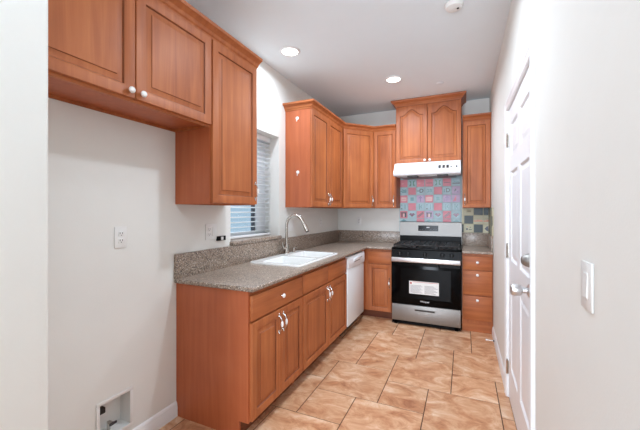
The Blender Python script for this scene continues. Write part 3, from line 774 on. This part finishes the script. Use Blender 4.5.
# ---------------------------------------------------------------- tile backsplashes
def tb_range():
    b = MB(); bm = b.bm
    X0, X1, Z0, Z1 = 0.925, 1.728, 0.93, 1.86
    b.box(X0, X1, -0.006, 0, Z0, Z1, 't_grout')
    px, pz, s = 0.1125, 0.1082, 0.100
    def place(c, r): return 0.936 + c * px, 1.803 - (r + 1) * pz + (pz - s) / 2
    Y = -0.010
    def tl(c, r, m):
        x, z = place(c, r); x1 = min(x + s, X1 - 0.002)
        if x1 - x > 0.02: b.box(x, x1, Y, -0.005, z, z + s, m)
    def rc(c, r, u0, u1, v0, v1, m, dy=0.0008):
        x, z = place(c, r)
        b.box(x + u0 * s, min(x + u1 * s, X1 - 0.002), Y - dy, Y + 0.001, z + v0 * s, z + v1 * s, m)
    def poly(c, r, pts, m, dy=0.0009):
        x, z = place(c, r)
        b.prism([(x + u * s, z + v * s) for u, v in pts], lambda u, v, d_: (u, d_, v), Y - dy, Y + 0.001, m)
    def tx(c, r, t, size, m, cx=0.5, cz=0.5):
        x, z = place(c, r)
        b.text(t, size * s, lambda u, v, d_: (x + cx * s + u, Y - 0.0002 - d_, z + cz * s + v), m, bold=0.0025)
    rows = ['PBPPBPB', 'BPBBPBL', 'PBLPBLL', 'BPBBPBB', 'PBPLBPB', 'BBPBBPB', 'BPBBPBB', 'PBPPBBP']
    mm = {'P': 't_pink', 'B': 't_blue', 'L': 't_lilac', 'R': 't_rose'}
    for c in range(7):
        x, z = place(c, -1); b.box(x, min(x + s, X1 - 0.002), Y, -0.005, z, Z1, 't_pink' if c % 2 else 't_blue')
    for r, row in enumerate(rows):
        for c, ch in enumerate(row): tl(c, r, mm[ch])
    for c in (1, 4):      # leafy green squares
        poly(c, 0, [(0.1, 0.1), (0.5, 0.2), (0.9, 0.1), (0.75, 0.5), (0.9, 0.9), (0.5, 0.75), (0.1, 0.9), (0.3, 0.5)], 't_green')
        rc(c, 0, 0.4, 0.6, 0.1, 0.9, 't_blue', 0.0012)
    for c in (0, 2, 3, 5): rc(c, 0, 0.12, 0.88, 0.42, 0.52, 't_maroon', 0.0006) if c in (3, 5) else rc(c, 0, 0.2, 0.5, 0.45, 0.52, 't_rose')
    rc(6, 0, 0.05, 0.95, 0.25, 0.42, 't_dark'); rc(6, 0, 0.2, 0.9, 0.5, 0.6, 't_teal')
    for c in (0, 3): tx(c, 1, '28', 0.62, 't_teal', 0.55)
    rc(0, 1, 0.05, 0.3, 0.44, 0.54, 't_teal')
    tx(2, 1, 'D', 0.75, 't_dark', 0.62); rc(2, 1, 0.08, 0.36, 0.45, 0.56, 't_dark')
    tx(5, 1, 'D', 0.75, 't_dark', 0.62); rc(5, 1, 0.14, 0.26, 0.25, 0.7, 't_teal')
    poly(6, 1, [(0.2, 0.3), (0.45, 0.75), (0.55, 0.5)], 't_dark'); poly(6, 1, [(0.55, 0.2), (0.75, 0.45), (0.8, 0.2)], 't_violet')
    for c in (0, 3):
        rc(c, 2, 0.14, 0.86, 0.22, 0.74, 't_rose', 0.0008); rc(c, 2, 0.25, 0.75, 0.42, 0.5, 't_pink', 0.0014)
    for c in (1, 4): rc(c, 2, 0.28, 0.72, 0.25, 0.72, 't_teal')
    for c in (2, 5):
        poly(c, 2, [(0.45, 0.1), (0.55, 0.1), (0.58, 0.55), (0.8, 0.6), (0.5, 0.92), (0.2, 0.6), (0.42, 0.55)], 't_violet')
    poly(6, 2, [(0.1, 0.1), (0.5, 0.2), (0.5, 0.9)], 't_pink')
    for c in (0, 3):
        rc(c, 3, 0.62, 0.72, 0.15, 0.85, 't_teal'); rc(c, 3, 0.12, 0.3, 0.15, 0.3, 't_dark'); rc(c, 3, 0.12, 0.3, 0.68, 0.82, 't_teal')
    for c in (2, 5, 6): poly(c, 3, [(0.3, 0.12), (0.42, 0.12), (0.42, 0.88), (0.3, 0.88)], 't_teal'); poly(c, 3, [(0.45, 0.5), (0.72, 0.85), (0.6, 0.5), (0.75, 0.15)], 't_teal')
    for c in (0, 3):      # dark handset-like blocks
        rc(c, 4, 0.12, 0.88, 0.68, 0.82, 't_dark'); rc(c, 4, 0.15, 0.38, 0.15, 0.7, 't_maroon'); rc(c, 4, 0.62, 0.85, 0.15, 0.7, 't_dark'); rc(c, 4, 0.38, 0.62, 0.2, 0.6, 't_rose')
    for c in (1, 4, 6):
        poly(c, 4, [(0.5, 0.2), (0.9, 0.55), (0.72, 0.72), (0.5, 0.64), (0.28, 0.72), (0.1, 0.55)], 't_maroon'); rc(c, 4, 0.3, 0.7, 0.46, 0.52, 't_violet', 0.0014)
    for c in (2, 5): poly(c, 4, [(0.05, 0.3), (0.28, 0.12), (0.95, 0.68), (0.75, 0.88)], 't_maroon')
    for c in (0, 3, 6): poly(c, 5, [(0.1, 0.7), (0.5, 0.95), (0.9, 0.7), (0.5, 0.6)], 't_teal')
    o = b.build('tile_backsplash', smooth=0, loc=(0, -0.003, 0)); tag(o, 'pink and pale blue picture-tile backsplash behind the gas range', 'tile backsplash')
tb_range()
def tb_right():
    r = empty('tile_backsplash', (1.732, -0.003, 1.086), 0, 'cream and slate green tile backsplash in the corner right of the range', 'tile backsplash')
    b = MB(); X1 = RW - 0.001 - 1.732; H = 1.404 - 1.086; Y = -0.009
    b.box(0, X1, -0.006, 0.0, 0, H, 't_creamg'); p = 0.112; s = 0.104
    pat = ['SCSX', 'XSCO', 'SCSX']
    pat = [['S', 'C', 'S', 'N'], ['C', 'S', 'O', 'O'], ['S', 'K', 'S', 'B']][::-1]
    pat = [['H', 'D', 'S', 'B'], ['C', 'S', 'O', 'O'], ['C', 'K', 'S', 'S']]
    x_off = -0.085
    for i in range(3):
        for j in range(4):
            k = pat[i][j]; x0 = max(0.0, x_off + j * p); x1 = min(X1, x_off + j * p + s); z0 = i * p + 0.004; z1 = min(H, z0 + s)
            if x1 - x0 < 0.01: continue
            b.box(x0, x1, Y, -0.005, z0, z1, 't_slate' if k in 'SH' else 't_cream')
            xc = x_off + j * p
            def rc(u0, u1, v0, v1, m): b.box(xc + u0 * s, min(X1, xc + u1 * s), Y - 0.001, Y + 0.001, z0 + v0 * s, min(H, z0 + v1 * s), m)
            if k == 'D': rc(0.2, 0.4, 0.3, 0.5, 't_dark'); rc(0.5, 0.85, 0.3, 0.38, 't_slate'); rc(0.3, 0.45, 0.65, 0.72, 't_orange'); rc(0.6, 0.75, 0.6, 0.68, 't_slate')
            if k == 'O': rc(0.0, 1.0, 0.25, 0.42, 't_orange'); rc(0.1, 0.95, 0.62, 0.70, 't_creamg'); rc(0.3, 0.9, 0.42, 0.5, 't_orange')
            if k == 'K': rc(0.25, 0.8, 0.3, 0.7, 't_creamg'); rc(0.3, 0.75, 0.45, 0.52, 't_slate')
            if k == 'B': b.prism([(xc + u * s, z0 + v * s) for u, v in ((0.1, 0.5), (0.35, 0.75), (0.75, 0.95), (0.75, 0.1), (0.35, 0.2))], lambda u, v, d_: (u, d_, v), Y - 0.001, Y + 0.001, 't_dark')
    b.build('back_panel', r, 0)
    # return on the right wall
    b = MB(); b.box(X1 - 0.006, X1, -0.62, -0.006, 0, 0.318, 't_creamg')
    for i in range(3):
        for j in range(5):
            y1 = -0.012 - j * p; y0 = y1 - s; z0 = i * p + 0.004; z1 = min(0.316, z0 + s)
            b.box(X1 - 0.010, X1 - 0.005, y0, y1, z0, z1, 't_slate' if (i + j) % 2 else 't_cream')
    b.build('side_panel', r, 0)
tb_right()

# ---------------------------------------------------------------- door in the right wall
dr = struct(empty('door_1', (RW, DY0, 0), 0))
DW_ = DY1 - DY0
def six_panel():
    """door leaf: local y 0..DW_, face at x=+0.018 looking towards -x"""
    b = MB(); b.box(0.019, 0.045, 0.003, DW_ - 0.003, 0.008, DZ - 0.004, 'door')
    st, mid = 0.115, 0.10; pw = (DW_ - 2 * st - mid) / 2
    ys_ = [(st, st + pw), (st + pw + mid, DW_ - st)]
    zs_ = [(0.24, 0.86), (1.02, 1.64), (1.75, 1.975)]
    # stiles and rails
    F = 0.004
    cols = [(0.003, st), (st + pw, st + pw + mid), (DW_ - st, DW_ - 0.003)]
    for a, c in cols: b.box(F, 0.020, a, c, 0.008, DZ - 0.004, 'door')
    rails = [(0.008, 0.24), (0.86, 1.02), (1.64, 1.75), (1.975, DZ - 0.004)]
    for a, c in ys_:
        for e, f_ in rails: b.box(F, 0.020, a, c, e, f_, 'door')
        for e, f_ in zs_:
            # sloping sticking plus raised field
            i = b.mi('door'); R = []
            for ins, xx in ((0, F), (0.012, F + 0.010), (0.022, F + 0.010), (0.045, F + 0.003)):
                R.append([b.bm.verts.new((xx, y, z)) for y, z in ((a + ins, e + ins), (c - ins, e + ins), (c - ins, f_ - ins), (a + ins, f_ - ins))])
            for p, q in zip(R, R[1:]):
                for j in range(4): b.bm.faces.new((p[j], p[(j + 1) % 4], q[(j + 1) % 4], q[j])).material_index = i
            b.bm.faces.new(R[-1]).material_index = i
    return b.build('door_leaf', dr, 0)
leaf = six_panel()
LB = 0.070     # backset from the near edge
def lathe_mx(prof, y, z, m, n=24):
    b = MB(); b.lathe(prof, (0, 0, 0), 'x', m, n); b.xf(Matrix.Translation((0.002, y, z)) @ Matrix.Rotation(PI, 4, 'Z')); return b
b = lathe_mx([(0, 0), (0.034, 0), (0.034, 0.004), (0.028, 0.010), (0.015, 0.016), (0.014, 0.034), (0.025, 0.040), (0.030, 0.050), (0.031, 0.070), (0.027, 0.082), (0.014, 0.086), (0, 0.086)], LB, 0.970, 'steel_bright'); b.build('door_knob', dr, 40)
b = lathe_mx([(0, 0), (0.035, 0), (0.034, 0.008), (0.030, 0.020), (0.020, 0.036), (0.012, 0.040), (0, 0.040)], LB, 1.119, 'steel'); b.build('deadbolt', dr, 40)
for z in (0.22, 1.07, 1.88):
    b = MB(); b.tube([(-0.006, DW_ + 0.0, z - 0.05), (-0.006, DW_ + 0.0, z + 0.05)], 0.007, 'nickel', 10); b.tube([(-0.006, DW_, z + 0.05), (-0.006, DW_, z + 0.058)], [0.004, 0.0055], 'nickel', 10)
    b.box(-0.002, 0.0035, DW_ - 0.012, DW_ + 0.003, z - 0.045, z + 0.045, 'nickel'); b.build('hinge', dr)
# casing
CW = 0.058
CP = [(0, 0.0), (0, 0.010), (0.006, 0.014), (0.022, 0.016), (0.030, 0.012), (0.044, 0.018), (CW, 0.018), (CW, 0)]
b = MB()
b.prism(CP, lambda u, v, d_: (RW - v, DY0 - u, d_), 0, DZ + CW, 'trim'); b.prism(CP, lambda u, v, d_: (RW - v, DY1 + u, d_), 0, DZ + CW, 'trim')
b.prism(CP, lambda u, v, d_: (RW - v, d_, DZ + u), DY0 - 0.001, DY1 + 0.001, 'trim')
b.box(RW, RW + 0.14, DY0 - 0.0, DY0 + 0.003, 0, DZ, 'trim'); b.box(RW, RW + 0.14, DY1 - 0.003, DY1, 0, DZ, 'trim'); b.box(RW, RW + 0.14, DY0, DY1, DZ - 0.003, DZ, 'trim')
struct(b.build('trim_1', smooth=20))
# door stop
ds = empty('door_stop', (RW - 0.014, -0.90, 0.045), 0, 'small white spring door stop sticking out of the right baseboard', 'door stop')
b = MB(); b.tube([(0, 0, 0), (-0.012, 0, 0)], [0.011, 0.009], 'dkgrey', 12); b.build('mount', ds)
b = MB(); b.tube([(-0.012, 0, 0), (-0.062, 0, 0.0)], 0.0048, 'plastic', 10); b.build('spring', ds)
b = MB(); b.tube([(-0.062, 0, 0), (-0.078, 0, 0)], [0.0085, 0.0075], 'plastic', 12); b.build('tip', ds)

# ---------------------------------------------------------------- wall plates
def to_left(y, z): return Matrix.Translation((0.0, y, z)) @ Matrix.Rotation(PI / 2, 4, 'Z')
def outlet(name, loc, rot, label, cat, gangs=('duplex',), group=None, w1=0.072, hh=0.118):
    """local: plate in the xz plane centred on the origin, front towards -y"""
    r = empty(name, loc, rot, label, cat, group)
    w = w1 + 0.046 * (len(gangs) - 1)
    b = MB(); b.box(-w / 2, w / 2, -0.006, -0.0005, -hh / 2, hh / 2, 'plastic', bev=0.003); b.build('plate', r)
    for k, g in enumerate(gangs):
        cx = (k - (len(gangs) - 1) / 2) * 0.046
        if g == 'duplex':
            for s in (-1, 1):
                b = MB(); zc = s * 0.0195
                b.box(cx - 0.016, cx + 0.016, -0.0085, -0.002, zc - 0.014, zc + 0.014, 'plastic', bev=0.004)
                b.box(cx - 0.0085, cx - 0.0055, -0.0089, -0.008, zc - 0.002, zc + 0.008, 'slot'); b.box(cx + 0.0055, cx + 0.0085, -0.0089, -0.008, zc - 0.002, zc + 0.008, 'slot')
                b.lathe([(0, 0), (0.0028, 0), (0.0028, 0.0009), (0, 0.0009)], (cx, -0.008, zc - 0.008), '-y', 'slot', 10)
                b.build('socket', r)
        if g == 'rocker':
            b = MB(); b.box(cx - 0.0165, cx + 0.0165, -0.0075, -0.002, -0.034, 0.034, 'plastic', bev=0.001)
            b.prism([(-0.0075, -0.030), (-0.0075, 0.030), (-0.0095, -0.030)], lambda u, v, d_: (d_, u, v), cx - 0.0145, cx + 0.0145, 'plastic'); b.build('rocker', r)
        if g == 'decora':
            b = MB(); b.box(cx - 0.0165, cx + 0.0165, -0.0085, -0.002, -0.034, 0.034, 'plastic', bev=0.001)
            for s in (-1, 1):
                b.box(cx - 0.0075, cx - 0.005, -0.0089, -0.008, s * 0.018 - 0.002, s * 0.018 + 0.007, 'slot'); b.box(cx + 0.005, cx + 0.0075, -0.0089, -0.008, s * 0.018 - 0.002, s * 0.018 + 0.007, 'slot')
            b.build('socket', r)
    return r
outlet('wall_outlet', (0, -3.422, 1.217), LW, 'white duplex outlet alone on the bare alcove wall', 'outlet')
outlet('wall_outlet', (0, -2.716, 1.207), LW, 'wide white outlet and switch plate on the wall above the backsplash left of the window', 'outlet', ('duplex', 'rocker'))
outlet('wall_outlet', (0, -1.467, 1.205), LW, 'white outlet and switch plate on the left wall just right of the faucet neck', 'outlet', ('rocker', 'rocker'), w1=0.078)
outlet('wall_outlet', (0, -0.668, 1.22), LW, 'white outlet on the left wall nearest the far corner', 'outlet', ('decora',))
outlet('wall_outlet', (0.331, 0, 1.217), 0, 'white outlet on the back wall below the corner cabinet', 'outlet', ('duplex',))
outlet('light_switch', (RW, -3.556, 1.167), -PI / 2, 'large white rocker light switch on the right wall nearest the camera', 'light switch', ('rocker',), w1=0.082, hh=0.125)
# black bracket
r = empty('wall_bracket', (0, -2.605, 1.150), LW, 'small black bracket with a white centre on the wall above the backsplash', 'bracket')
b = MB(); b.box(-0.055, 0.045, -0.012, 0, -0.018, 0.018, 'black', bev=0.003); b.build('mount', r)
b = MB(); b.box(-0.014, 0.012, -0.017, -0.011, -0.012, 0.012, 'plastic', bev=0.003); b.build('clip', r)

# recessed water box in the alcove wall (surface-framed)
r = empty('water_outlet_box', (0, -3.452, 0.242), LW, 'white recessed plumbing box with a valve low on the alcove wall', 'outlet box')
b = MB(); hw, hh, t = 0.090, 0.099, 0.003
for a in ((-hw - .012, hw + .012, hh - 0.006, hh + 0.012), (-hw - .012, hw + .012, -hh - 0.012, -hh + 0.006), (-hw - .012, -hw + 0.006, -hh + .006, hh - .006), (hw - 0.006, hw + 0.012, -hh + .006, hh - .006)): b.box(a[0], a[1], -0.007, -0.0005, a[2], a[3], 'plastic', bev=0.002)
b.build('frame', r)
b = MB(); b.box(-hw, hw, 0.085, 0.088, -hh, hh, 'plastic'); b.box(-hw, -hw + t, 0, 0.085, -hh, hh, 'plastic'); b.box(hw - t, hw, 0, 0.085, -hh, hh, 'plastic')
b.box(-hw + t, hw - t, 0, 0.085, -hh, -hh + t, 'plastic'); b.box(-hw + t, hw - t, 0, 0.085, hh - t, hh, 'plastic'); b.build('pocket', r, 0)
b = MB(); b.tube([(0.0, 0.055, -hh + t), (0.0, 0.055, -0.05)], 0.009, 'nickel', 12); b.tube([(0.0, 0.05, -0.05), (0.0, 0.02, -0.05)], 0.008, 'nickel', 12); b.box(-0.02, 0.02, 0.012, 0.02, -0.057, -0.043, 'dkgrey', bev=0.002); b.build('valve', r)
b = MB(); b.box(-0.062, -0.028, 0.035, 0.085, 0.02, 0.052, 'slot', bev=0.004); b.build('coupling', r)

# ---------------------------------------------------------------- ceiling fittings
for k, (x, y) in enumerate(CANS):
    lab = ['round lit recessed ceiling light nearer the window', 'round lit recessed ceiling light nearer the range'][k] if k < 2 else 'unseen round recessed ceiling light further back in the room'
    r = empty('recessed_light', (x, y, CEIL), 0, lab, 'ceiling light', 'recessed ceiling lights')
    b = MB(); b.lathe([(0.070, 0.0005), (0.092, 0.0005), (0.094, 0.004), (0.088, 0.009), (0.072, 0.011), (0.070, 0.008), (0.070, 0.0005)], (0, 0, 0), '-z', 'trim', 32, caps=False); b.build('trim_ring', r)
    b = MB(); b.lathe([(0, 0.007), (0.068, 0.007), (0.071, 0.003), (0.071, 0.001)], (0, 0, 0), '-z', 'lamp', 32); b.build('lens', r)
    L_ = area('recessed_lamp', (0, 0, -0.016), (0, 0, 0), 0.13, 0.13, CAN_POWER[k], CAN_COL, 'DISK', spread=math.radians(165)); L_.parent = r
r = empty('smoke_detector', (1.69, -2.19, CEIL), 0, 'white round smoke detector at the very top edge of the ceiling', 'smoke detector')
b = MB(); b.lathe([(0, 0.0005), (0.06, 0.0005), (0.06, 0.012), (0.052, 0.028), (0.03, 0.034), (0, 0.034)], (0, 0, 0), '-z', 'plastic', 32); b.build('housing', r)
b = MB(); b.lathe([(0, 0), (0.008, 0), (0.008, 0.003), (0, 0.003)], (0.025, 0, -0.0335), '-z', 'slot', 12); b.build('test_button', r)
b = MB(); b.lathe([(0, 0.0005), (0.038, 0.0005), (0.040, 0.004), (0.034, 0.008), (0, 0.009)], (0, 0, 0), '-z', 'ceiling', 28)
o = b.build('sprinkler_cover', loc=(1.509, -0.764, CEIL)); tag(o, 'small flat white sprinkler cover plate on the ceiling near the hood cabinet', 'sprinkler cover')
